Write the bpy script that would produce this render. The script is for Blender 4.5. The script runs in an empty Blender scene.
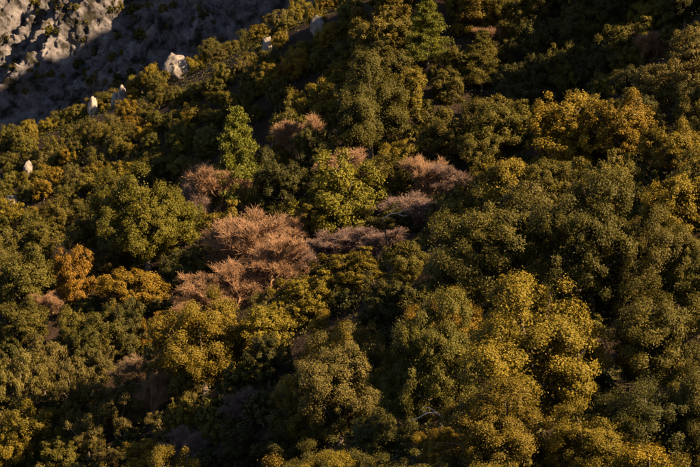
import bpy, math, random
import numpy as np
from mathutils import Vector, noise as mnoise

# ------------------------------------------------------------------ camera, world, sun, exposure
scene = bpy.context.scene
col = scene.collection
PITCH = math.radians(4.0)
F = 1985.0                                   # focal length in photograph pixels (700 wide)
cd = bpy.data.cameras.new('camera'); cam = bpy.data.objects.new('camera', cd); col.objects.link(cam)
cd.sensor_width = 36.0; cd.lens = 36.0 * F / 700.0
cd.clip_start = 1.0; cd.clip_end = 6000.0
cam.location = (0, 0, 0); cam.rotation_euler = (math.radians(90) + PITCH, 0, 0)
scene.camera = cam

SUN_E = math.radians(28.5)                   # elevation
SUN_A = math.radians(33.0)                   # how far the sun stands behind the camera's right-hand side
TO_SUN = Vector((math.cos(SUN_E) * math.cos(SUN_A), -math.cos(SUN_E) * math.sin(SUN_A), math.sin(SUN_E)))
world = bpy.data.worlds.new('World'); scene.world = world; world.use_nodes = True
wn = world.node_tree
sky = wn.nodes.new('ShaderNodeTexSky'); sky.sky_type = 'NISHITA'; sky.sun_disc = False
sky.sun_elevation = SUN_E; sky.altitude = 2500.0; sky.air_density = 0.8
sky.sun_rotation = math.atan2(TO_SUN.x, TO_SUN.y)
bg = wn.nodes['Background']; bg.inputs[1].default_value = 0.05
wn.links.new(sky.outputs[0], bg.inputs[0])
sd = bpy.data.lights.new('sun', 'SUN'); sun = bpy.data.objects.new('sun', sd); col.objects.link(sun)
sd.energy = 5.0; sd.angle = math.radians(0.5); sd.color = (1.0, 0.78, 0.47)
sun.rotation_euler = TO_SUN.to_track_quat('Z', 'Y').to_euler()
sun.location = (100, -100, 150)
vs = scene.view_settings
vs.view_transform = 'Standard'; vs.look = 'None'; vs.exposure = 1.9; vs.gamma = 1.0
vs.use_curve_mapping = False

rng = np.random.default_rng(11)
random.seed(5)

# ------------------------------------------------------------------ helpers
def ray(u, v):
    """direction (unit depth along the view axis) through a photograph pixel"""
    a = (u - 350.0) / F; b = -(v - 233.5) / F
    return np.array([a, math.cos(PITCH) - b * math.sin(PITCH), math.sin(PITCH) + b * math.cos(PITCH)])

def project(p):
    x, y, z = p
    d = y * math.cos(PITCH) + z * math.sin(PITCH)
    h = -y * math.sin(PITCH) + z * math.cos(PITCH)
    return 350 + F * x / d, 233.5 - F * h / d, d

def mesh_from(name, V, Q, tint=None, smooth=False):
    """fast mesh from vertex array and an (n,3) or (n,4) face array"""
    me = bpy.data.meshes.new(name)
    V = np.ascontiguousarray(V, dtype=np.float32); Q = np.ascontiguousarray(Q, dtype=np.int32)
    n, k = Q.shape
    me.vertices.add(len(V)); me.vertices.foreach_set('co', V.ravel())
    me.loops.add(n * k); me.loops.foreach_set('vertex_index', Q.ravel())
    me.polygons.add(n)
    me.polygons.foreach_set('loop_start', np.arange(0, n * k, k, dtype=np.int32))
    me.polygons.foreach_set('loop_total', np.full(n, k, dtype=np.int32))
    if smooth: me.polygons.foreach_set('use_smooth', np.ones(n, dtype=bool))
    me.update(calc_edges=True)
    if tint is not None:
        at = me.attributes.new('tint', 'FLOAT', 'POINT')
        at.data.foreach_set('value', np.ascontiguousarray(tint, dtype=np.float32))
    return me

def unit(a): return a / (np.linalg.norm(a, axis=-1, keepdims=True) + 1e-9)

# ------------------------------------------------------------------ materials
MATS = {}
def node(nt, t, **kw):
    n = nt.nodes.new(t)
    for k, v in kw.items(): setattr(n, k, v)
    return n

def leaf_mat(name, stops, trans=0.2, spread=0.2):
    m = bpy.data.materials.new(name); m.use_nodes = True; nt = m.node_tree; nt.nodes.clear(); L = nt.links.new
    out = node(nt, 'ShaderNodeOutputMaterial')
    at = node(nt, 'ShaderNodeAttribute'); at.attribute_name = 'tint'
    rp = node(nt, 'ShaderNodeValToRGB')
    el = rp.color_ramp.elements
    while len(el) < len(stops): el.new(0.5)
    for i, (p, c) in enumerate(stops): el[i].position = p; el[i].color = (*c, 1)
    oi = node(nt, 'ShaderNodeObjectInfo')
    mr = node(nt, 'ShaderNodeMapRange'); mr.inputs[3].default_value = 1 - spread; mr.inputs[4].default_value = 1 + spread
    hs = node(nt, 'ShaderNodeHueSaturation')
    m2 = node(nt, 'ShaderNodeMath', operation='MULTIPLY'); m2.inputs[1].default_value = 7.31
    m3 = node(nt, 'ShaderNodeMath', operation='FRACT')
    mh = node(nt, 'ShaderNodeMapRange'); mh.inputs[3].default_value = 0.494; mh.inputs[4].default_value = 0.506
    df = node(nt, 'ShaderNodeBsdfPrincipled'); df.inputs['Roughness'].default_value = 0.62
    df.inputs['Specular IOR Level'].default_value = 0.18
    tr = node(nt, 'ShaderNodeBsdfTranslucent')
    mx = node(nt, 'ShaderNodeMixShader'); mx.inputs[0].default_value = trans
    L(at.outputs['Fac'], rp.inputs[0]); L(oi.outputs['Random'], mr.inputs[0]); L(mr.outputs[0], hs.inputs['Value'])
    L(oi.outputs['Random'], m2.inputs[0]); L(m2.outputs[0], m3.inputs[0]); L(m3.outputs[0], mh.inputs[0]); L(mh.outputs[0], hs.inputs['Hue'])
    L(rp.outputs[0], hs.inputs['Color']); L(hs.outputs[0], df.inputs['Base Color']); L(hs.outputs[0], tr.inputs[0])
    L(df.outputs[0], mx.inputs[1]); L(tr.outputs[0], mx.inputs[2]); L(mx.outputs[0], out.inputs[0])
    MATS[name] = m
    return m

leaf_mat('olive',      [(0, (0.051, 0.041, 0.005)), (.55, (0.097, 0.073, 0.009)), (1, (0.149, 0.103, 0.011))])
leaf_mat('dark_or_shade_green', [(0, (.026, .023, .004)), (.6, (.054, .045, .007)), (1, (.088, .068, .010))])  # dark foliage; also paints shade into oaks of the gullies and hollows
leaf_mat('green',      [(0, (0.042, 0.036, 0.005)), (.6, (0.084, 0.067, 0.008)), (1, (0.127, 0.092, 0.010))])
leaf_mat('yellow',     [(0, (0.077, 0.055, 0.005)), (.5, (0.138, 0.095, 0.007)), (1, (0.209, 0.133, 0.009))])
leaf_mat('gold',       [(0, (0.088, 0.054, 0.005)), (.5, (0.171, 0.104, 0.007)), (1, (0.259, 0.146, 0.009))])
leaf_mat('orange',     [(0, (0.105, 0.055, 0.006)), (.5, (0.198, 0.099, 0.009)), (1, (0.275, 0.135, 0.011))])
leaf_mat('lime',       [(0, (0.057, 0.050, 0.005)), (.5, (0.110, 0.092, 0.007)), (1, (0.165, 0.124, 0.009))])
leaf_mat('pine_green', [(0, (.052, .052, .006)), (.5, (.100, .093, .008)), (1, (.150, .125, .011))])
leaf_mat('grey_olive', [(0, (0.057, 0.043, 0.009)), (.5, (0.108, 0.079, 0.016)), (1, (0.160, 0.111, 0.023))])
leaf_mat('russet',     [(0, (.100, .050, .022)), (.5, (.180, .098, .045)), (1, (.250, .140, .062))])

def bark_mat(name, c1, c2, scale=3.0):
    m = bpy.data.materials.new(name); m.use_nodes = True; nt = m.node_tree; L = nt.links.new
    b = nt.nodes['Principled BSDF']; b.inputs['Roughness'].default_value = .9; b.inputs['Specular IOR Level'].default_value = .1
    tc = node(nt, 'ShaderNodeTexCoord'); no = node(nt, 'ShaderNodeTexNoise'); no.inputs['Scale'].default_value = scale; no.inputs['Detail'].default_value = 5
    rp = node(nt, 'ShaderNodeValToRGB'); rp.color_ramp.elements[0].color = (*c1, 1); rp.color_ramp.elements[1].color = (*c2, 1)
    rp.color_ramp.elements[0].position = .35; rp.color_ramp.elements[1].position = .65
    L(tc.outputs['Object'], no.inputs['Vector']); L(no.outputs['Fac'], rp.inputs[0]); L(rp.outputs[0], b.inputs['Base Color'])
    MATS[name] = m
bark_mat('bark', (.060, .042, .030), (.130, .095, .070))
bark_mat('pale_bark', (.30, .22, .17), (.48, .37, .29))
bark_mat('twig_rust', (.230, .122, .066), (.340, .190, .105))
bark_mat('twig_mauve', (.150, .095, .085), (.235, .150, .125))
bark_mat('twig_brown', (.150, .090, .055), (.230, .145, .090))

def ground_mat():
    m = bpy.data.materials.new('forest_floor'); m.use_nodes = True; nt = m.node_tree; L = nt.links.new
    b = nt.nodes['Principled BSDF']; b.inputs['Roughness'].default_value = .95; b.inputs['Specular IOR Level'].default_value = .05
    tc = node(nt, 'ShaderNodeTexCoord')
    n1 = node(nt, 'ShaderNodeTexNoise'); n1.inputs['Scale'].default_value = .25; n1.inputs['Detail'].default_value = 8; n1.inputs['Roughness'].default_value = .7
    n2 = node(nt, 'ShaderNodeTexNoise'); n2.inputs['Scale'].default_value = 3.0; n2.inputs['Detail'].default_value = 6
    rp = node(nt, 'ShaderNodeValToRGB'); e = rp.color_ramp.elements; e[0].position = .3; e[0].color = (.030, .019, .012, 1); e[1].position = .7; e[1].color = (.075, .044, .032, 1)
    mx = node(nt, 'ShaderNodeMixRGB', blend_type='MULTIPLY'); mx.inputs[0].default_value = .7
    bp = node(nt, 'ShaderNodeBump'); bp.inputs['Strength'].default_value = .8; bp.inputs['Distance'].default_value = .3
    for n in (n1, n2): L(tc.outputs['Object'], n.inputs['Vector'])
    L(n1.outputs['Fac'], rp.inputs[0]); L(rp.outputs[0], mx.inputs[1]); L(n2.outputs['Fac'], mx.inputs[2]); L(mx.outputs[0], b.inputs['Base Color'])
    L(n2.outputs['Fac'], bp.inputs['Height']); L(bp.outputs[0], b.inputs['Normal'])
    MATS['ground'] = m
ground_mat()

def rock_mat(name, c1, c2, c3, s):
    m = bpy.data.materials.new(name); m.use_nodes = True; nt = m.node_tree; L = nt.links.new
    b = nt.nodes['Principled BSDF']; b.inputs['Roughness'].default_value = .92; b.inputs['Specular IOR Level'].default_value = .1
    tc = node(nt, 'ShaderNodeTexCoord')
    n1 = node(nt, 'ShaderNodeTexNoise'); n1.inputs['Scale'].default_value = s; n1.inputs['Detail'].default_value = 9; n1.inputs['Roughness'].default_value = .65
    n2 = node(nt, 'ShaderNodeTexNoise'); n2.inputs['Scale'].default_value = s * 6; n2.inputs['Detail'].default_value = 8
    rp = node(nt, 'ShaderNodeValToRGB'); e = rp.color_ramp.elements; e.new(.5)
    for i, (p, c) in enumerate(((.40, c1), (.49, c2), (.66, c3))): e[i].position = p; e[i].color = (*c, 1)
    bp = node(nt, 'ShaderNodeBump'); bp.inputs['Strength'].default_value = .7; bp.inputs['Distance'].default_value = .12 / s
    for n in (n1, n2): L(tc.outputs['Object'], n.inputs['Vector'])
    L(n1.outputs['Fac'], rp.inputs[0]); L(rp.outputs[0], b.inputs['Base Color'])
    L(n2.outputs['Fac'], bp.inputs['Height']); L(bp.outputs[0], b.inputs['Normal'])
    MATS[name] = m
rock_mat('cliff', (.022, .018, .012), (.085, .070, .070), (.175, .145, .140), .15)
rock_mat('limestone', (.10, .08, .065), (.20, .16, .135), (.27, .22, .19), 1.1)

# ------------------------------------------------------------------ terrain: a smooth sheet fitted through chosen points, its unseen right side raised for shade
CANOPY = [(650,440,118),(500,440,120),(560,340,138),(690,300,150),(590,260,160),(490,260,166),(440,370,150),(340,400,160),(250,440,166),
 (120,440,184),(20,440,195),
 (680,200,172),(600,135,196),(520,135,204),(460,195,198),(690,70,208),(640,75,216),(385,262,188),(300,300,186),(200,350,194),
 (20,330,214),(120,330,212),(20,265,238),(80,245,238),(150,220,240),(240,260,222),(130,290,222),(210,195,244),(300,220,228),(340,200,232),(400,215,222),
 (20,228,256),(110,195,262),(180,175,266),(240,155,262),(375,105,258),(380,45,282),(430,35,274),(445,135,238),(500,25,276),(650,10,258),(560,55,256),(500,95,252),
 (20,195,322),(150,150,318),(280,95,306),(0,140,380),(100,100,372),(200,55,362),(260,30,346),(320,0,336),(100,130,345),(30,165,350)]
pts = []
for u, v, d in CANOPY:
    p = ray(u, v) * d
    pts.append((p[0], p[1], p[2] - (4.2 if d < 300 else 3.0)))
pts += [(-46,288,10),(-28,294,16),(-8,300,32),                                  # gully behind the middle ridge
        (-95,450,38),(-45,440,50),(0,430,62),(40,420,80),                       # lee of the far shoulder
        (62,165,26),(62,205,42),(62,230,64),(62,255,79),(62,300,88),(40,290,84),(10,289,59),(25,288,71),(10,325,62),(30,330,76),(110,200,50),(110,300,100),(90,380,110),(90,130,16),  # unseen slope on the right, raised to throw shade on gully and far slope
        (-90,200,-26),(-110,290,-4),(-140,380,18),(-160,460,20),
        (-60,140,-30),(0,95,-24),(30,88,-20),(50,105,-8),(-30,60,-40),(20,50,-40),(90,60,-15),(0,20,-55),(-80,20,-60),(90,0,-50)]
P = np.array(pts)
def tps_kernel(r2): return r2 * np.log(r2 + 1e-6)
S = 100.0
A_ = P[:, :2] / S
K = tps_kernel(((A_[:, None] - A_[None]) ** 2).sum(-1)) + np.eye(len(P)) * 0.004
Pm = np.hstack([np.ones((len(P), 1)), A_])
W = np.linalg.solve(np.block([[K, Pm], [Pm.T, np.zeros((3, 3))]]), np.concatenate([P[:, 2], np.zeros(3)]))
def hgt(x, y):
    x = np.atleast_1d(np.asarray(x, float)); y = np.atleast_1d(np.asarray(y, float))
    q = np.stack([x, y], -1) / S
    r2 = ((q[:, None] - A_[None]) ** 2).sum(-1)
    return tps_kernel(r2) @ W[:-3] + W[-3] + q @ W[-2:]

gx = np.concatenate([np.linspace(-330, -132, 34), np.linspace(-128, 96, 141), np.linspace(100, 300, 41)])
gy = np.concatenate([np.linspace(-60, 78, 36), np.linspace(80, 470, 261), np.linspace(476, 620, 25)])
GX, GY = np.meshgrid(gx, gy)
Z = hgt(GX.ravel(), GY.ravel())
Z = np.clip(Z, -75, 190)
nz = np.array([mnoise.fractal((x * .12, y * .12, 3.1), 1.0, 2.1, 4) for x, y in zip(GX.ravel(), GY.ravel())]) * .6
V = np.stack([GX.ravel(), GY.ravel(), Z + nz], -1)
ny, nx = GX.shape
idx = np.arange(nx * ny).reshape(ny, nx)
Q = np.stack([idx[:-1, :-1], idx[:-1, 1:], idx[1:, 1:], idx[1:, :-1]], -1).reshape(-1, 4)
terr = bpy.data.objects.new('terrain', mesh_from('terrain', V, Q, smooth=True)); col.objects.link(terr)
terr.data.materials.append(MATS['ground']); terr['kind'] = 'structure'; terr['label'] = 'brown forest floor of the wooded mountainside'

# valley floor to the horizon
v = 5000.0
gme = mesh_from('ground', np.array([(-v, -v, -78), (v, -v, -78), (v, v, -78), (-v, v, -78)]), np.array([[0, 1, 2, 3]]))
go = bpy.data.objects.new('ground', gme); col.objects.link(go); gme.materials.append(MATS['ground']); go['kind'] = 'structure'

# ------------------------------------------------------------------ mountain with the limestone cliff
def grow(lo, hi, fine_lo, fine_hi, nf, nc):
    a = fine_lo - (fine_lo - lo) * (np.linspace(1, 0, nc, endpoint=False) ** 2.0)
    b = np.linspace(fine_lo, fine_hi, nf)
    c = fine_hi + (hi - fine_hi) * (np.linspace(0, 1, nc + 1)[1:] ** 2.0)
    return np.concatenate([a, b, c])
def build_cliff():
    O = np.array([-90.0, 880.0, 120.0])
    n = unit(np.array([-.26, -.80, .50]))
    sx = unit(np.cross(np.array([0, 0, 1.0]), n)); sx = sx if sx[0] > 0 else -sx
    up = np.cross(n, sx); up = up if up[2] > 0 else -up
    s = grow(-420, 420, -85, 80, 390, 30); t = grow(-230, 330, -55, 70, 300, 26)
    SS, TT = np.meshgrid(s, t)
    D = np.empty(SS.size)
    i = 0
    ca, sa = math.cos(math.radians(58)), math.sin(math.radians(58))     # ribs run up to the right
    for a, b in zip(SS.ravel(), TT.ravel()):
        al = a * ca + b * sa; ac = -a * sa + b * ca                      # along, across the ribs
        wv = mnoise.fractal((a * .018, b * .018, 7.7), 1, 2, 3)
        ac += wv * 9
        r1 = 1 - abs(mnoise.noise((ac * .030, al * .006, 1.3))) * 2.2
        r2 = 1 - abs(mnoise.noise((ac * .075, al * .022, 5.3))) * 2.2
        r3 = mnoise.fractal((ac * .16, al * .085, 9.1), .85, 2.1, 5)
        r4 = mnoise.noise((a * .05, b * .21 + wv, 2.2))
        r5 = 1 - abs(mnoise.noise((ac * .21, al * .11 + wv, 3.9))) * 2
        r6 = 1 - abs(mnoise.noise((ac * .5, al * .33, 6.6))) * 2
        vd, vp = mnoise.voronoi((ac * .12, al * .05, 4.4))
        vd2, vp = mnoise.voronoi((ac * .30, al * .15, 8.8))
        r7 = mnoise.fractal((ac * .9, al * .6, 1.1), .8, 2.2, 3)
        D[i] = 15 * r1 + 7.5 * r2 + 2.4 * r3 + 1.0 * r4 + 2.4 * r5 + 1.4 * r6 + .8 * r7 + 6 * (vd[1] - vd[0]) + 3.0 * (vd2[1] - vd2[0])
        i += 1
    V = O + SS.reshape(-1, 1) * sx + TT.reshape(-1, 1) * up + D[:, None] * n
    ny, nx = SS.shape
    idx = np.arange(nx * ny).reshape(ny, nx)
    Q = np.stack([idx[:-1, :-1], idx[:-1, 1:], idx[1:, 1:], idx[1:, :-1]], -1).reshape(-1, 4)
    o = bpy.data.objects.new('cliff', mesh_from('cliff', V, Q)); col.objects.link(o)
    o.data.materials.append(MATS['cliff']); o['kind'] = 'structure'; o['label'] = 'grey limestone cliff behind the wooded slope'
    return O, n, sx, up, V.reshape(ny, nx, 3)
CL_O, CL_N, CL_X, CL_U, CL_V = build_cliff()

# the mountain's right shoulder, out of view, its profile shaped to shade the cliff
def build_shade_shoulder():
    xs = np.concatenate([np.linspace(110, 180, 24), np.linspace(190, 900, 60)]); ys = np.linspace(440, 1300, 88)
    X, Y = np.meshgrid(xs, ys)
    ridge = np.clip((X - 136) / 30, 0, 1)
    h = -60 + (390 * ridge ** .8 + .6 * np.clip(X - 166, 0, 500)) * np.clip((Y - 460) / 60, 0, 1)
    nzv = np.array([mnoise.fractal((a * .02, b * .02, .4), 1, 2, 6) for a, b in zip(X.ravel(), Y.ravel())]).reshape(X.shape)
    h += nzv * 16 * np.clip(ridge * 3, 0, 1)
    V = np.stack([X, Y, h], -1).reshape(-1, 3)
    idx = np.arange(X.size).reshape(X.shape)
    Q = np.stack([idx[:-1, :-1], idx[:-1, 1:], idx[1:, 1:], idx[1:, :-1]], -1).reshape(-1, 4)
    o = bpy.data.objects.new('hill', mesh_from('hill', V, Q, smooth=True)); col.objects.link(o)
    o.data.materials.append(MATS['ground']); o['kind'] = 'structure'; o['label'] = 'unseen mountain shoulder shaped to shade the cliff'
build_shade_shoulder()

# ------------------------------------------------------------------ tree part generators (crown radius 1, base at the origin)
def tube(pts, rad, sides=5):
    pts = np.array(pts, float); n = len(pts)
    d = unit(np.gradient(pts, axis=0))
    ref = np.where(np.abs(d[:, 2:3]) < .9, np.array([[0, 0, 1.0]]), np.array([[1.0, 0, 0]]))
    a = unit(np.cross(d, ref)); b = np.cross(d, a)
    th = np.arange(sides) / sides * 2 * math.pi
    V = pts[:, None] + (a[:, None] * np.cos(th)[None, :, None] + b[:, None] * np.sin(th)[None, :, None]) * np.asarray(rad)[:, None, None]
    V = V.reshape(-1, 3)
    i = np.arange(n - 1)[:, None] * sides; j = np.arange(sides)[None]
    Q = np.stack([i + j, i + (j + 1) % sides, i + sides + (j + 1) % sides, i + sides + j], -1).reshape(-1, 4)
    return V, Q
def join(parts):
    Vs, Qs, o = [], [], 0
    for V, Q in parts: Vs.append(V); Qs.append(Q + o); o += len(V)
    return np.concatenate(Vs), np.concatenate(Qs)

def leaves(pos, nrm, size, tint, R, long=1.8, up=0.0, rnd=1.0):
    n = len(pos)
    nn = unit(nrm + R.normal(size=(n, 3)) * rnd)
    a = R.normal(size=(n, 3)); a[:, 2] += up * 3
    a = unit(a - (a * nn).sum(-1, keepdims=True) * nn); b = np.cross(nn, a)
    s = (size * R.uniform(.6, 1.35, n))[:, None]
    V = np.stack([pos - a * s * long * .5, pos + b * s * .5, pos + a * s * long * .5, pos - b * s * .5], 1).reshape(-1, 3)
    Q = np.arange(4 * n).reshape(n, 4)
    return V, Q, np.repeat(tint, 4)

def sphere_dirs(n, R, zmin=-1.0):
    z = R.uniform(zmin, 1, n); p = R.uniform(0, 2 * math.pi, n); r = np.sqrt(np.maximum(0, 1 - z * z))
    return np.stack([r * np.cos(p), r * np.sin(p), z], -1)

def oak(seed, nleaf, leaf, nlobe=26, tuftn=16, squash=.82, zc=.92, up=0.0, long=1.8, lobe_r=(.26, .42), loose=1.0, tall=1.0, holes=-.16):
    R = np.random.default_rng(seed)
    dirs = sphere_dirs(nlobe, R, -.8)
    # spread lobes apart a little
    for _ in range(25):
        dif = dirs[:, None] - dirs[None]; d2 = (dif ** 2).sum(-1) + np.eye(nlobe)
        dirs = unit(dirs + .02 * (dif / d2[..., None] ** 1.5).sum(1)); dirs[:, 2] = np.maximum(dirs[:, 2], -.85)
    wob = R.uniform(.55, 1.12, nlobe)[:, None]
    asym = 1 + .22 * (dirs @ unit(R.normal(size=3))) + .16 * np.cos(3 * np.arctan2(dirs[:, 1], dirs[:, 0]) + R.uniform(0, 6))
    wob = wob * asym[:, None]
    c = dirs * wob * np.array([.74, .74, .74 * squash * tall]); c[:, 2] += zc
    r = R.uniform(*lobe_r, nlobe)
    c = np.vstack([c, [[0, 0, zc]]]); r = np.append(r, .38)
    tl = np.repeat(np.arange(len(r)), tuftn)
    td = sphere_dirs(len(tl), R)
    tc = c[tl] + td * r[tl][:, None] * R.uniform(.7, 1.05, len(tl))[:, None]
    # drop tufts buried inside other lobes
    dd = np.sqrt(((tc[:, None] - c[None]) ** 2).sum(-1)) / r[None]
    dd[np.arange(len(tl)), tl] = 9
    hollow = np.array([mnoise.noise(Vector(q) * 2.6 + Vector((seed * 1.7, 0, 0))) for q in tc])
    keep = (dd.min(1) > .72) & (hollow > holes)
    tc, tl, td = tc[keep], tl[keep], td[keep]
    tr = r[tl] * R.uniform(.22, .46, len(tl)) * loose
    tt = R.uniform(0, 1, len(tl)); lt = R.uniform(0, 1, len(r))
    w = tr ** 2; w /= w.sum()
    k = R.choice(len(tc), nleaf, p=w)
    ld = sphere_dirs(nleaf, R)
    fl = np.where(R.uniform(0, 1, nleaf) < .17, R.uniform(.8, 1.5, nleaf), R.uniform(0, 1, nleaf) ** .45)
    pos = tc[k] + ld * (tr[k] * fl)[:, None] * np.array([1.05, 1.05, .95])
    nrm = ld * .8 + td[k] * .5 + unit(tc[k] - np.array([0, 0, zc])) * .5 + np.array([0, 0, .3])
    tint = np.clip(.22 * lt[tl[k]] + .30 * tt[k] + .48 * R.uniform(0, 1, nleaf), 0, 1)
    V, Q, T = leaves(pos, nrm, leaf, tint, R, long=long, up=up, rnd=.75)
    # inner boughs' leaves, larger, closing the crown
    m = nleaf // 9
    pos2 = (c[R.integers(0, len(r), m)] - [0, 0, zc]) * R.uniform(.2, .85, (m, 1)) + [0, 0, zc] + R.normal(size=(m, 3)) * .09
    V2, Q2, T2 = leaves(pos2, R.normal(size=(m, 3)), leaf * 1.7, R.uniform(0, .6, m), R, long=1.4)
    Vc, Qc = join([(V, Q), (V2, Q2)]); Tc = np.concatenate([T, T2])
    # trunk and limbs
    tr_pts = [(0, 0, -.25), (.02, .01, .0), (.03, -.02, .35), (-.02, .02, .7), (.01, 0, zc)]
    parts = [tube(tr_pts, [.085, .07, .055, .045, .02], 7)]
    for j in range(nlobe):
        z0 = R.uniform(.35, .8)
        p0 = np.array([.02, 0, z0]); p2 = c[j]; p1 = (p0 + p2) / 2 + R.normal(size=3) * .05 + np.array([0, 0, -.05])
        q1 = (p0 + p1) / 2 + R.normal(size=3) * .02
        parts.append(tube([p0, q1, p1, p2], [.042, .034, .024, .008], 5))
    Vt, Qt = join(parts)
    return mesh_from('crown', Vc, Qc, Tc), mesh_from('trunk', Vt, Qt, smooth=True)

def conifer(seed, nleaf, leaf, H=3.0, droop=.15, nw=17):
    R = np.random.default_rng(seed)
    lean = R.normal(size=2) * .03
    pos, nrm, tint = [], [], []
    parts = [tube([(0, 0, -.25), (0, 0, 0), (lean[0], lean[1], H * .5), (lean[0] * 2, lean[1] * 2, H)], [.10, .08, .05, .008], 6)]
    per = nleaf // (nw * 6)
    for i in range(nw):
        f = (i + .4) / nw; z = .35 + (H - .4) * f
        rad = (1.0 - f) ** .8 * R.uniform(.75, 1.12) + .07
        for j in range(6):
            th = j / 6 * 6.283 + R.uniform(-.5, .5) + i * 1.1
            rr = rad * R.uniform(.7, 1.15)
            d = np.array([math.cos(th), math.sin(th), 0])
            p0 = np.array([lean[0] * 2 * f, lean[1] * 2 * f, z]); p2 = p0 + d * rr + np.array([0, 0, rr * (.22 - droop * 2 * (1 - f))])
            parts.append(tube([p0, (p0 + p2) / 2 + [0, 0, .03], p2], [.02, .014, .005], 4))
            t = R.uniform(.2, 1.05, per) ** .8
            q = p0 + (p2 - p0) * t[:, None] + R.normal(size=(per, 3)) * np.array([.085, .085, .05]) * (0.5 + .7 * rr)
            pos.append(q); nrm.append(np.tile(d * .4 + np.array([0, 0, .8]), (per, 1)))
            tint.append(np.clip(R.uniform(0, 1) * .4 + R.uniform(0, .6, per), 0, 1))
    V, Q, T = leaves(np.concatenate(pos), np.concatenate(nrm), leaf, np.concatenate(tint), R, long=3.2, up=.3)
    Vt, Qt = join(parts)
    return mesh_from('crown', V, Q, T), mesh_from('trunk', Vt, Qt, smooth=True)

def bare(seed, ntwig, nleaf, leaf, thick=.0065, spread=.8, H=2.1, stems=3):
    """leafless tree: limbs branching upwards into a haze of twigs, a few dry leaves left"""
    R = np.random.default_rng(seed)
    parts = []; ends = []
    def grow_(p, d, ln, r, lv):
        n = 4; P_ = [p]
        dd = d.copy()
        for _ in range(n):
            dd = unit(dd + R.normal(size=3) * .13 + np.array([0, 0, .05])); P_.append(P_[-1] + dd * ln / n)
        parts.append(tube(P_, np.linspace(r, r * .5, n + 1), 5 if lv < 2 else 3))
        for q in P_[2:]: ends.append((q, dd, r * .5))
        if lv < 3:
            for _ in range(R.integers(3, 5)):
                k = R.integers(2, n + 1)
                nd = unit(dd + R.normal(size=3) * spread * .62 + np.array([0, 0, .18]))
                grow_(P_[k], nd, ln * R.uniform(.55, .8), r * .5, lv + 1)
    for s in range(stems):
        a = s / stems * 6.283 + R.uniform(-.5, .5)
        grow_(np.array([math.cos(a) * .06, math.sin(a) * .06, -.15]), unit(np.array([math.cos(a) * .38, math.sin(a) * .38, 1.0])), H * .42, .045, 0)
    Vt, Qt = join(parts)
    E = np.array([e[0] for e in ends]); Dn = np.array([e[1] for e in ends])
    k = R.integers(0, len(E), ntwig)
    d = unit(Dn[k] + R.normal(size=(ntwig, 3)) * .6 + np.array([0, 0, .35]))
    ln = R.uniform(.12, .34, ntwig)[:, None]
    p0 = E[k]; p1 = p0 + d * ln * .55 + R.normal(size=(ntwig, 3)) * .018; p2 = p1 + unit(d + R.normal(size=(ntwig, 3)) * .3) * ln * .5
    # three-sided twigs, tapered to a point
    a = unit(np.cross(d, R.normal(size=(ntwig, 3)))); b = np.cross(d, a)
    ring = [a, -.5 * a + .866 * b, -.5 * a - .866 * b]
    V = np.stack([p0 + q * thick for q in ring] + [p1 + q * thick * .7 for q in ring] + [p2 + q * thick * .35 for q in ring], 1).reshape(-1, 3)
    base = np.arange(ntwig)[:, None, None] * 9
    f = np.array([[i + 3 * l, (i + 1) % 3 + 3 * l, (i + 1) % 3 + 3 + 3 * l, i + 3 + 3 * l] for l in range(2) for i in range(3)])[None]
    Q = (base + f).reshape(-1, 4)
    tw = mesh_from('twigs', V, Q)
    pos = p2[R.integers(0, ntwig, nleaf)] + R.normal(size=(nleaf, 3)) * .03
    lv = mesh_from('foliage', *leaves(pos, R.normal(size=(nleaf, 3)), leaf, R.uniform(0, 1, nleaf), R))
    return mesh_from('trunk', Vt, Qt, smooth=True), tw, lv

PROTO = {}
for i in range(3): PROTO['near', i] = oak(100 + i, 112000, .0165, nlobe=(34, 26, 40, 30)[i], tuftn=26, squash=(.95, .85, 1.05, .9)[i], lobe_r=(.16, .38), holes=-.07)
for i in range(6): PROTO['mid', i] = oak(200 + i, 42000, .027, nlobe=(24, 18, 30, 22, 16, 27)[i], tuftn=20, squash=(.9, 1.1, .8, 1.0, 1.25, .85)[i], lobe_r=(.18, .42))
for i in range(4): PROTO['far', i] = oak(300 + i, 20000, .036, nlobe=(22, 18, 26, 15)[i], tuftn=18, squash=(.8, .9, 1.0, .75)[i], lobe_r=(.22, .46))
for i in range(3): PROTO['feather', i] = oak(400 + i, 32000, .022, nlobe=22, tuftn=18, squash=1.2, up=.9, long=3.4, lobe_r=(.18, .36), loose=1.1, zc=1.0)
for i in range(3): PROTO['shrub', i] = oak(500 + i, 5000, .085, nlobe=11, tuftn=10, squash=.8, zc=.72, lobe_r=(.3, .48))
for i in range(3): PROTO['pine', i] = conifer(600 + i, 40000, .024, H=(2.9, 2.5, 3.2)[i])
for i in range(3): PROTO['bare', i] = bare(700 + i, 12500, 3000, .030, thick=.0055)
NV = {}
for k, i in PROTO: NV[k] = max(NV.get(k, 0), i + 1)

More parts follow.
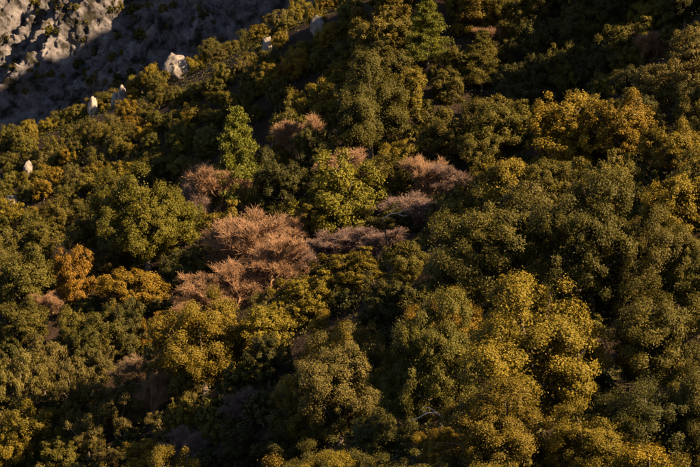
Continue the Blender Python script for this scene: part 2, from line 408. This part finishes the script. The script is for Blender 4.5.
# ------------------------------------------------------------------ planting
TREES = []          # x, y, radius
COUNT = {}
BARK = {'bare': None}
NAMES = {'near': 'oak_tree', 'mid': 'oak_tree', 'far': 'scrub_oak', 'feather': 'olive_tree', 'shrub': 'shrub', 'pine': 'pine_tree', 'bare': 'bare_tree'}
CATS = {'near': 'tree', 'mid': 'tree', 'far': 'tree', 'feather': 'tree', 'shrub': 'shrub', 'pine': 'pine tree', 'bare': 'bare tree'}
def child(name, me, mat, parent):
    o = bpy.data.objects.new(name, me)
    if not me.materials: me.materials.append(mat)
    o.material_slots[0].link = 'OBJECT'; o.material_slots[0].material = mat
    col.objects.link(o); o.parent = parent
    return o
def plant(x, y, z, rx, rz, kind, pal, label, group, var=None):
    if var is None: var = random.randrange(NV[kind])
    var %= NV[kind]
    e = bpy.data.objects.new(NAMES[kind], None); col.objects.link(e)
    e.empty_display_size = .5
    e.location = (x, y, z); e.rotation_euler = (random.uniform(-.06, .06), random.uniform(-.06, .06), random.uniform(0, 6.28)); e.scale = (rx, rx, rz)
    e['label'] = label; e['category'] = CATS[kind]
    if group: e['group'] = group
    pr = PROTO[kind, var]
    if kind == 'bare':
        tw = {'russet': 'twig_rust', 'mauve': 'twig_mauve', 'brown': 'twig_brown'}[pal]
        child('trunk', pr[0], MATS[tw], e); c = child('crown', pr[1], MATS[tw], e)
        child('foliage', pr[2], MATS['russet' if pal != 'brown' else 'grey_olive'], c)
    else:
        child('crown', pr[0], MATS[pal], e); child('trunk', pr[1], MATS['bark'], e)
    TREES.append((x, y, rx))
    COUNT[kind] = COUNT.get(kind, 0) + 1
    return e
ZC = {'near': .92, 'mid': .92, 'far': .92, 'feather': 1.0, 'shrub': .72, 'pine': 1.45, 'bare': 1.15}
HH = {'near': .9, 'mid': .9, 'far': .85, 'feather': 1.0, 'shrub': .85, 'pine': 1.5, 'bare': 1.1}
def solve(u, v, w, h, kind):
    """where a crown seen at (u,v), w by h pixels, stands on the terrain"""
    r = ray(u, v)
    ds = np.linspace(95, 430, 1400)
    C = r[None] * ds[:, None]
    g = hgt(C[:, 0], C[:, 1])
    rz = (h / 2) * ds / F / HH[kind]
    gap = C[:, 2] - g - ZC[kind] * rz
    s = np.where(gap < 0)[0]
    i = s[0] if len(s) else int(np.argmin(gap))
    d = ds[i]
    return C[i, 0], C[i, 1], g[i] - .1, (w / 2) * d / F, (h / 2) * d / F / HH[kind], d

STANDS = {'bright yellow-green conical pine standing in the middle of the slope': (247, 2.9)}      # surveyed distance, height in crown radii
def hand(u, v, w, h, kind, pal, label, group=None, var=None):
    x, y, z, rx, rz, d = solve(u, v, w, h, kind)
    if label in STANDS:
        d, H = STANDS[label]; var = 0
        p = ray(u, v - h / 2) * d; x, y = p[0], p[1]; z = float(hgt(x, y)[0]) - .1; rx = w / 2 * d / F; rz = (p[2] - z) / H
    return plant(x, y, z, rx, rz, kind, pal, label, group, var)

HAND = [
 # nearest trees, bottom right
 (535,362,150,125,'near','yellow','yellow-gold oak with spreading crown in full sun'),
 (500,440,125,90,'near','yellow','deep yellow leafy oak below the spreading yellow one'),
 (590,450,100,80,'near','yellow','yellowish oak tucked beside the deep yellow oak'),
 (655,345,120,110,'near','olive','mixed olive and yellow oak beside the yellow-gold oak'),
 (650,430,120,90,'near','dark_or_shade_green','dark green oak below the mixed olive and yellow oak'),
 (705,420,80,120,'near','olive','olive oak beside the dark green one on the lowest slope'),
 (440,365,85,110,'near','green','green oak with deep shade along one flank'),
 (340,388,92,96,'near','grey_olive','silvery olive-green tree lit alone among deep shade'),
 # big green group
 (505,258,125,110,'near','green','broad dense green oak, largest rounded crown on the knoll'),
 (590,255,110,120,'near','green','tall dense green oak next to the broadest green crown'),
 (655,265,90,100,'near','olive','ragged olive oak behind the spreading yellow-gold oak'),
 (695,275,70,80,'near','olive','slender olive oak beside the ragged olive oak'),
 (680,205,70,60,'mid','yellow','yellow-leaved oak above the ragged olive oaks'),
 (605,185,65,60,'mid','olive','olive oak rising behind the dense green oaks'),
 (550,180,55,45,'mid','olive','low olive oak below the golden ridge oaks'),
 (640,205,45,45,'mid','green','small green oak wedged between olive oaks'),
 # ridge on the right
 (505,128,62,50,'mid','olive','rounded olive-yellow oak at the lip of the dark gully'),
 (562,135,82,66,'mid','gold','broad gold-leaved oak on the ridge by the gully'),
 (622,130,70,60,'mid','gold','gold-leaved oak beside the broadest gold crown'),
 (672,150,60,46,'mid','yellow','low yellowish oak under the grey-green ridge oaks'),
 (660,85,62,46,'mid','grey_olive','grey-green oak on the ridge above the gold oaks'),
 (690,60,60,50,'mid','grey_olive','grey-green oak at the crest of the ridge'),
 (700,115,50,50,'mid','olive','olive oak leaning over the gold oaks'),
 (480,150,45,40,'mid','olive','small olive oak beside the gully lip'),
 (448,140,66,46,'mid','olive','wide olive oak at the foot of the dark gully'),
 (640,48,42,40,'bare','russet','small rust-coloured bare tree on the ridge crest'),
 (602,88,28,30,'mid','olive','small dark olive oak in the gully shade'),
 # top right; gully shade is put into the dark oaks' leaf colour
 (648,18,36,32,'mid','yellow','yellow tuft-crowned oak above the shaded gully'),
 (612,12,40,40,'mid','dark_or_shade_green','shade-coloured dark oak above the shaded gully head'),
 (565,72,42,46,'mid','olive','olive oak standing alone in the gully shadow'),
 (535,40,44,46,'mid','dark_or_shade_green','shade-coloured dark oak at the gully head'),
 (572,30,44,50,'mid','dark_or_shade_green','shade-coloured blackish oak at the gully head'),
 (478,12,56,40,'mid','yellow','yellowish oak high on the slope'),
 (515,18,46,40,'mid','olive','olive oak high on the slope beside the yellowish one'),
 (498,32,34,26,'bare','russet','rusty bare tree high on the slope'),
 (482,62,40,58,'pine','olive','drooping olive conifer on the rim of the dark gully'),
 (428,32,52,74,'pine','pine_green','tall bright green pine near the top of the slope'),
 (685,5,40,36,'mid','dark_or_shade_green','dark evergreen oak on the upper ridge'),
 (545,5,40,36,'mid','olive','olive oak at the top of the gully'),
 # middle: large oak group
 (370,112,88,84,'near','green','large dense oak with stacked crowns casting a long shadow'),
 (382,72,66,50,'mid','green','oak crown stacked above the large dense oak'),
 (408,92,40,46,'mid','yellow','yellowing oak at the sunlit flank of the large dense oak'),
 (385,38,66,50,'mid','olive','wide olive oak upslope of the stacked crowns'),
 (350,55,40,36,'mid','olive','small olive oak upslope of the long shadow'),
 (425,118,30,26,'shrub','olive','small round bush between the large oak and the gully'),
 (237,146,64,82,'pine','pine_green','bright yellow-green conical pine standing in the middle of the slope'),
 (318,150,44,50,'mid','dark_or_shade_green','shade-coloured oak in the shadow of the large dense oak'),  # this and the next two: darker leaves stand in for the long shadow
 (285,185,50,50,'mid','dark_or_shade_green','shade-coloured oak in the hollow beside the yellow-green oak'),
 (262,175,40,50,'mid','dark_or_shade_green','shade-coloured oak beneath the conical pine'),
 (300,135,44,44,'bare','russet','rust-brown bare tree beside the long shadow'),
 (342,197,84,72,'mid','lime','wide yellow-green oak among the bare trees'),
 (392,180,50,40,'mid','olive','olive oak behind the wide yellow-green oak'),
 # bare trees of the middle
 (248,240,72,70,'bare','russet','large rust-orange bare tree in the middle of the slope'),
 (225,285,60,50,'bare','russet','rust-orange bare tree below the largest rusty one'),
 (205,305,46,36,'bare','russet','low rusty bare tree above the broad yellow-green oak'),
 (192,205,34,40,'bare','mauve','greyish bare tree against the large round yellow-green oak'),
 (272,262,60,56,'bare','russet','dense rusty bare tree with some dry leaves'),
 (285,230,40,40,'bare','russet','red-brown bare tree against the dark hollow'),
 (207,188,54,56,'bare','russet','rusty bare tree at the foot of the conical pine'),
 (330,244,56,36,'bare','mauve','low mauve bare thicket tree below the yellow-green oak'),
 (375,242,56,36,'bare','mauve','mauve bare tree in the hollow below the pale dead branch'),
 (415,212,60,44,'bare','mauve','mauve-brown bare tree above the hollow'),
 (446,180,40,34,'bare','mauve','greyish mauve bare tree at the foot of the gully'),
 (300,255,44,36,'bare','mauve','pinkish bare tree between rusty and mauve ones'),
 (355,272,70,40,'mid','yellow','long yellowish oak below the mauve bare trees'),
 (310,300,64,46,'mid','yellow','yellow-olive oak below the rusty bare trees'),
 (405,262,50,40,'mid','olive','olive oak beside the long yellowish one'),
 (455,215,46,46,'mid','olive','olive oak next to the broad dense green oak'),
 (385,310,70,60,'mid','dark_or_shade_green','shade-coloured dark oak under the long yellowish oak'),  # darker leaf colour stands in for shade
 # left middle
 (150,222,98,92,'near','lime','large round yellow-green oak standing out on the left slope'),
 (118,232,50,60,'mid','olive','olive oak leaning on the large round yellow-green oak'),
 (178,272,42,40,'mid','dark_or_shade_green','dark green oak at the foot of the round yellow-green oak'),
 (75,278,46,50,'mid','orange','orange-gold oak among green ones'),
 (130,290,66,46,'mid','gold','golden oak beside the orange one'),
 (104,262,40,30,'feather','grey_olive','grey-green feathery tree behind the orange oak'),
 (22,285,66,60,'mid','olive','wide olive oak near the orange oak'),
 (36,242,50,40,'mid','olive','olive oak at the edge of the shadow band'),
 (88,238,46,40,'mid','olive','olive oak behind the orange oak'),
 (50,302,30,26,'bare','russet','small rusty bare bush by the wide olive oak'),
 (62,214,40,34,'mid','olive','small olive oak on the crest by the shadow band'),
 (115,190,44,34,'mid','olive','olive oak on the crest by the shadow band'),
 (158,170,38,30,'mid','olive','round olive oak on the crest near the pine'),
 (185,170,36,30,'mid','green','green oak on the crest near the pine'),
 (185,225,36,44,'mid','lime','yellow-green oak clinging to the large round one'),
 # left foreground
 (20,325,56,44,'mid','olive','olive oak above the feathery grey trees'),
 (124,330,46,52,'mid','dark_or_shade_green','dark green oak between golden oaks'),
 (156,332,36,34,'mid','orange','small orange-gold oak beside the dark green one'),
 (86,354,42,44,'mid','green','green-gold oak above the feathery grey trees'),
 (205,345,106,90,'near','yellow','broad yellow-green oak, its lower side in deep shade'),
 (265,330,60,50,'mid','yellow','yellowish oak beside the broad yellow-green one'),
 (15,388,56,66,'feather','grey_olive',None),
 (45,362,54,56,'feather','grey_olive',None),
 (75,392,50,60,'feather','grey_olive',None),
 (100,365,40,40,'feather','grey_olive',None),
 (88,432,44,50,'feather','grey_olive',None),
 (120,408,52,56,'feather','grey_olive','tall feathery grey-green tree beside the bare brown bush'),
 (135,372,44,40,'bare','brown','bare brown bush among feathery grey trees'),
 (152,392,30,50,'bare','russet','thin rusty bare tree at the edge of the deep shade'),
 (165,426,34,34,'feather','grey_olive','small grey-green tree by the mauve bare tree'),
 (184,418,28,30,'shrub','yellow','small yellowish round shrub at the edge of deep shade'),
 (215,434,34,26,'shrub','olive','flat olive shrub in the deep shade'),
 (188,442,40,34,'bare','mauve','mauve bare tree at the edge of the deep shade'),
 (35,432,56,50,'mid','yellow','yellow-olive oak below the feathery trees'),
 (8,445,40,50,'mid','yellow','yellowish oak below the feathery trees'),
 (60,455,46,34,'mid','olive','low olive oak among yellowish ones'),
 (150,456,60,30,'mid','gold','low gold-leaved oak beside the mauve bare tree'),
 (110,460,40,30,'feather','grey_olive','low grey-green tree by the low gold-leaved oak'),
 # bottom middle, its shade also put into dark leaf colour
 (270,360,50,50,'mid','dark_or_shade_green','shade-coloured oak in the shade beside the lone silvery tree'),
 (290,440,60,50,'mid','dark_or_shade_green','shade-coloured oak at the bottom of the deep shade'),
 (380,440,60,50,'mid','dark_or_shade_green','shade-coloured oak under the green oak'),
 (240,450,50,40,'mid','dark_or_shade_green','shade-coloured oak near the pale dead tree'),
 (450,450,60,46,'near','gold','golden oak under the curved bare branch'),
 (248,404,34,36,'bare','mauve','small pale dead tree bare in the deep shade'),
]
for t in HAND:
    u, v_, w, h, kind, pal, label = t
    if kind in ('near', 'mid', 'feather'): w *= 1.1; h *= 1.1
    if kind == 'bare': w *= 1.25; h *= 1.15
    grp = None
    if label is None: label, grp = 'feathery grey-green tree with upright foliage on the lower slope', 'feathery grey-green trees, grey-green'
    hand(u, v_, w, h, kind, pal, label, grp)

# limestone outcrops on the far shoulder
def rock_mesh(seed, spike=.2):
    R = np.random.default_rng(seed)
    n, k = 26, 18
    th = np.linspace(0, 2 * math.pi, n, endpoint=False); ph = np.linspace(.0005, math.pi - .0005, k)
    TH, PH = np.meshgrid(th, ph)
    D = np.stack([np.sin(PH) * np.sin(TH), np.cos(PH), np.sin(PH) * np.cos(TH)], -1).reshape(-1, 3)
    rr = []
    for d in D:
        v = Vector(d) * 1.3 + Vector((seed * 3.7, 0, 0))
        vd, vp = mnoise.voronoi(v * 1.5)
        rr.append(.85 + spike * mnoise.noise(v) + .25 * (vd[1] - vd[0]) + .12 * mnoise.fractal(v * 4, .8, 2, 4))
    V = np.sign(D) * np.abs(D) ** .9 * np.array(rr)[:, None] * .92      # blocky rather than round
    i = np.arange(k - 1)[:, None] * n; j = np.arange(n)[None]
    Q = np.stack([i + j, i + n + j, i + n + (j + 1) % n, i + (j + 1) % n], -1).reshape(-1, 4)
    return mesh_from('boulder', V, Q)
ROCKS = [(176,61,22,18,'largest pale limestone boulder on the crest of the wooded shoulder'),
 (122,91,8,14,'narrow upright limestone boulder on the crest beside a smaller one'),
 (115,96,7,10,'small limestone boulder leaning by the narrow upright boulder'),
 (93,97,8,5,'flat low limestone slab on the crest among oaks'),
 (267,41,8,11,'pale boulder between oaks high on the far slope'),
 (317,20,12,12,'grey limestone outcrop near the top of the far slope'),
 (13,197,16,7,'low pale stone slab in the shadow band of the far slope'),
 (28,163,8,7,'small pale stone on the far slope above the shadow band')]
RBOX = []
for i, (u, v_, w, h, lab) in enumerate(ROCKS):
    r = ray(u, v_); ds = np.linspace(290, 430, 900); C = r[None] * ds[:, None]
    gap = C[:, 2] - hgt(C[:, 0], C[:, 1]) - 2.2
    sidx = np.where(gap < 0)[0]; k = sidx[0] if len(sidx) else int(np.argmin(gap))
    d = ds[k]; g = float(hgt(C[k, 0], C[k, 1])[0])
    rx = w / 2 * d / F; top = C[k, 2] + h / 2 * d / F; rz = max((top - g + .8) / 1.95, rx * .7)
    o = bpy.data.objects.new('boulder', rock_mesh(i + 1)); col.objects.link(o); o.data.materials.append(MATS['limestone'])
    o.location = (C[k, 0], C[k, 1], g - .8 + rz * .95); o.scale = (rx * 1.4, rx * 1.3, rz); o.rotation_euler = (0, 0, i * 1.3)
    o['label'] = lab; o['category'] = 'rock'; o['group'] = 'limestone outcrops'
    TREES.append((C[k, 0], C[k, 1], rx)); RBOX.append((u, v_, w * 1.3, h * 1.3))

# dead trees whose pale bare limbs show between the crowns
def limb(pix, d, dd, r0, r1, n=14):
    p = [ray(u, v_) * (d + e) for (u, v_), e in zip(pix, dd)]
    p = np.array(p); t = np.linspace(0, len(p) - 1, n); f = np.minimum(t.astype(int), len(p) - 2); a = (t - f)[:, None]
    pm = np.vstack([2 * p[:1] - p[1:2], p, 2 * p[-1:] - p[-2:-1]])
    P0, P1, P2, P3 = pm[f], pm[f + 1], pm[f + 2], pm[f + 3]
    c = .5 * (2 * P1 + (P2 - P0) * a + (2 * P0 - 5 * P1 + 4 * P2 - P3) * a ** 2 + (3 * P1 - P0 - 3 * P2 + P3) * a ** 3)
    return c, np.linspace(r0, r1, n)
def dead_tree(d, limbs, lab, r0=.11, mat='pale_bark', back=4.5):
    root = ray(*limbs[0][0]) * d; gx_, gy_ = root[0] + .8, root[1] + back; g = float(hgt(gx_, gy_)[0])
    e = bpy.data.objects.new('dead_tree', None); col.objects.link(e); e.location = (gx_, gy_, g); e['label'] = lab; e['category'] = 'dead tree'
    def add(nm, c, r):
        V, Q = tube(c - np.array([gx_, gy_, g]), r, 7)
        o = bpy.data.objects.new(nm, mesh_from(nm, V, Q, smooth=True)); col.objects.link(o); o.data.materials.append(MATS['bark' if nm == 'trunk' else mat]); o.parent = e
    base = np.array([gx_, gy_, g - .4]); dv = root - base
    add('trunk', np.array([base, base + dv * .3 + [0, 0, .35], base + dv * .7 + [0, 0, .2], root]), np.array([1.5, 1.2, 1.0, .9]) * r0)
    for i, lm in enumerate(limbs):
        c, r = limb(lm, d, [-.25 * j for j in range(len(lm))], r0 * (1 if i == 0 else .6), r0 * .22)
        add('branch', c, r)
dead_tree(212, [[(383,219), (391,214), (399,213), (405,210), (411,209)], [(397,213), (403,216), (408,215)], [(391,214), (394,208), (399,204)]], 'dead tree with a pale bare limb above the mauve bare trees', .09)
dead_tree(132, [[(450,430), (446,421), (438,414), (428,413), (418,418), (410,420)], [(438,414), (430,408), (422,407)], [(428,413), (421,410)]], 'dead tree with an arching grey limb over the golden oak', .10)
NH = len(TREES)

# fill the rest of the wood
def zone(u, v, y):
    r = random.random()
    if y > 298: return 'far', random.choice(['olive', 'olive', 'grey_olive', 'yellow', 'green'] if r < .9 else ['gold']), 'small round %s scrub oak on the far slope under the cliff', 'oaks on the far slope'
    if y < 175: return 'near', random.choice(['olive', 'green', 'yellow', 'gold']), '%s oak filling in among the nearest large oaks of the slope', 'oaks of the lower right slope'
    if u < 230 and v > 330:
        if r < .45: return 'feather', 'grey_olive', 'feathery grey-green tree with upright foliage on the lower slope', 'feathery grey-green trees'
        return 'mid', random.choice(['olive', 'olive', 'green', 'yellow']), '%s oak filling in among the feathery trees of the lower slope', 'oaks of the lower slope'
    if 200 < u < 460 and 170 < v < 300 and r < .5: return 'bare', random.choice(['russet', 'mauve']), '%s bare tree in the bare thicket of the middle slope', 'bare trees of the middle slope'
    if 180 < u < 420 and v > 320: return 'mid', random.choice(['dark_or_shade_green', 'olive']), '%s oak in the deep shade of the bottom hollow', 'oaks of the shaded hollow'  # darker leaf choice deepens the hollow's shade
    if u > 430 and v < 120: return 'mid', random.choice(['dark_or_shade_green', 'olive', 'olive']), '%s oak around the shaded gully of the upper slope', 'oaks of the upper gully'  # darker leaf choice deepens the gully's shade
    return 'mid', random.choice(['olive', 'olive', 'olive', 'green', 'yellow', 'grey_olive']), '%s oak filling in the middle of the wooded slope', 'oaks of the middle slope'
PALW = {'olive': 'olive-green', 'green': 'dense green', 'dark_or_shade_green': 'dark green', 'yellow': 'yellowish', 'gold': 'golden', 'grey_olive': 'grey-green', 'russet': 'rust-coloured', 'mauve': 'mauve-brown', 'lime': 'yellow-green', 'pine_green': 'bright green', 'brown': 'brown', 'orange': 'orange'}
def visible(x, y, z):
    t = np.linspace(.3, .985, 60)
    return np.all(hgt(x * t, y * t) + 1.0 < z * t)
CE = 4.0; GW, GH = int(900 / CE), int(620 / CE)                 # coverage of the view, in 4-pixel cells with a margin
depth = np.full((GH, GW), 1e9); owner = np.full((GH, GW), -1)
cy, cx = np.mgrid[0:GH, 0:GW]; cu = cx * CE - 100; cv = cy * CE - 80
vis = {}
def cells(u, v, w, h): return ((cu - u) / (w / 2)) ** 2 + ((cv - v) / (h / 2)) ** 2 < 1
def paint(m, d, k):
    mm = m & (depth > d); depth[mm] = d; owner[mm] = k
for k, (t, T) in enumerate(zip(HAND + RBOX, TREES)): paint(cells(*((t[0], t[1], t[2] * .95, t[3] * .95) if k < len(HAND) else (t[0], t[1], max(t[2], 9), max(t[3], 9)))), T[1], k)
LABELS = [t[6] for t in HAND] + [t[4] for t in ROCKS]
nf = 0
NC = 14000
ys = rng.uniform(105, 400, NC); us = rng.uniform(-80, 790, NC)
gz = hgt((us - 350) / F * ys, ys)
for u, y, g in zip(us, ys, gz):
    x = (u - 350) / F * y
    far = y > 298
    rx = random.uniform(1.6, 2.6) if far else (random.uniform(2.7, 4.1) if y > 190 else random.uniform(3.0, 4.4))
    rz = rx * random.uniform(.85, 1.2)
    pu, pv, d = project((x, y, g + rz))
    if not (-80 < pu < 780 and -60 < pv < 520): continue
    m = cells(pu, pv, 2 * rx * F / d, 1.8 * rz * F / d)
    n = m.sum()
    if n < 6: continue
    own = owner[m]; dep = depth[m]
    if ((own < 0)).sum() / n < .2: continue
    front = (dep > y) & (own >= 0)                              # existing crowns that it would stand in front of
    if (front & (own < NH)).sum() / n > .12 or front.sum() / n > .5: continue
    if 436 < pu < 512 and 84 < pv < 116: continue               # stony bare patch in the gully
    if not visible(x, y, g + rz * 2): continue
    kind, pal, lab, grp = zone(pu, pv, y)
    lab = lab % PALW[pal] if '%s' in lab else lab
    grp = grp + ', ' + PALW[pal]
    near_d = [(math.hypot(T[0] - x, T[1] - y), k) for k, T in enumerate(TREES[:NH])]
    dn, kn = min(near_d)
    host = LABELS[kn]
    if host and dn < 13 and kind in ('near', 'mid', 'far', 'bare'):
        rel = 'just upslope of' if y > TREES[kn][1] + 3.5 else ('just downslope of' if y < TREES[kn][1] - 3.5 else 'beside')
        cand = '%s %s %s the %s' % (PALW[pal], 'bare tree' if kind == 'bare' else 'oak', rel, host)
        if len(cand.split()) <= 16: lab = cand; grp = 'trees ' + rel + ' the ' + host
    plant(x, y, g - .1, rx, rz, kind, pal, lab, grp)
    paint(m, y, len(TREES) - 1)
    nf += 1
# shrubs wherever the ground would still show
ns = 0
ys = rng.uniform(110, 400, 16000); us = rng.uniform(-40, 740, 16000)
gz = hgt((us - 350) / F * ys, ys)
for u, y, g in zip(us, ys, gz):
    x = (u - 350) / F * y
    rx = random.uniform(1.0, 1.9); rz = rx * random.uniform(.8, 1.2)
    pu, pv, d = project((x, y, g + rz * .72))
    if not (-40 < pu < 740 and -30 < pv < 490): continue
    m = cells(pu, pv, 2.1 * rx * F / d, 1.7 * rz * F / d)
    n = m.sum()
    if n < 4: continue
    own = owner[m]; dep = depth[m]
    if 440 < pu < 508 and 86 < pv < 114: continue
    if (own < 0).sum() / n < .35 or ((dep > y) & (own >= 0)).sum() / n > .45: continue
    if not visible(x, y, g + rz * 1.3): continue
    if y > 298: pal, where, grp = random.choice(['olive', 'grey_olive', 'green']), 'on the far slope under the cliff', 'low shrubs of the far slope'
    else: pal, where, grp = random.choice(['olive', 'dark_or_shade_green', 'dark_or_shade_green', 'green']), 'in a gap between the oaks of the slope', 'low shrubs in the gaps'
    plant(x, y, g - .1, rx, rz, 'shrub', pal, 'low %s shrub %s' % (PALW[pal], where), grp + ', ' + PALW[pal])
    paint(m, y, len(TREES) - 1); ns += 1
print('SHRUBS', ns, 'open cells', int(((owner < 0) & (cu > 0) & (cu < 700) & (cv > 140) & (cv < 467)).sum()))
print('TREES hand', NH, 'fill', nf, COUNT)

# ------------------------------------------------------------------ undergrowth: low leafy cover that nobody could count
def undergrowth():
    R = np.random.default_rng(77)
    n = 30000
    y = R.uniform(100, 400, n * 2); x = (R.uniform(-80, 800, n * 2) - 350) / F * y
    keep = R.uniform(0, 1, n * 2) < .35 + .3 * (np.sin(x * .35) * np.cos(y * .27))
    x, y = x[keep], y[keep]
    g = hgt(x, y)
    per = 11; m = len(x)
    hgtc = R.uniform(.3, 1.3, m)
    pos = np.stack([x, y, g], -1)[:, None] + R.normal(size=(m, per, 3)) * np.array([.38, .38, .25]) + np.stack([x * 0, x * 0, hgtc * .5 + .15], -1)[:, None]
    pos = pos.reshape(-1, 3)
    V, Q, T = leaves(pos, np.tile([0, 0, .8], (len(pos), 1)), .15, np.clip(np.repeat(R.uniform(0, .6, m), per) + R.uniform(0, .4, m * per), 0, 1), R)
    o = bpy.data.objects.new('undergrowth', mesh_from('undergrowth', V, Q, T)); col.objects.link(o)
    o.data.materials.append(MATS['dark_or_shade_green']); o['kind'] = 'stuff'; o['label'] = 'low leafy undergrowth between the trees'; o['category'] = 'undergrowth'
undergrowth()

# ------------------------------------------------------------------ scrub on the cliff
def cliff_scrub():
    R = np.random.default_rng(31)
    Vf = CL_V.reshape(-1, 3)
    ns = 0; taken = []
    for k in R.permutation(len(Vf)):
        p = Vf[k]; u, v_, d = project(p)
        if not (-25 < u < 330 and -25 < v_ < 150 - u * .5 + 10): continue
        if mnoise.noise((u * .03, v_ * .03, 2.0)) < .06 and R.random() < .93: continue
        r = R.choice([R.uniform(.8, 1.5), R.uniform(1.4, 3.2)])
        if any((p[0] - a) ** 2 + (p[2] - b) ** 2 < (r + c) ** 2 * .35 for a, b, c in taken): continue
        taken.append((p[0], p[2], r))
        e = plant(p[0], p[1] - .1, p[2] - .5, r, r * R.uniform(.8, 1.4), 'shrub', R.choice(['olive', 'grey_olive', 'dark_or_shade_green', 'grey_olive']), 'small scrubby bush clinging to the limestone cliff', 'scrub on the cliff')
        ns += 1
        if ns >= 170: break
cliff_scrub()
print('TRIS', sum(sum(len(p.vertices) - 2 for p in m.polygons) for m in bpy.data.meshes))
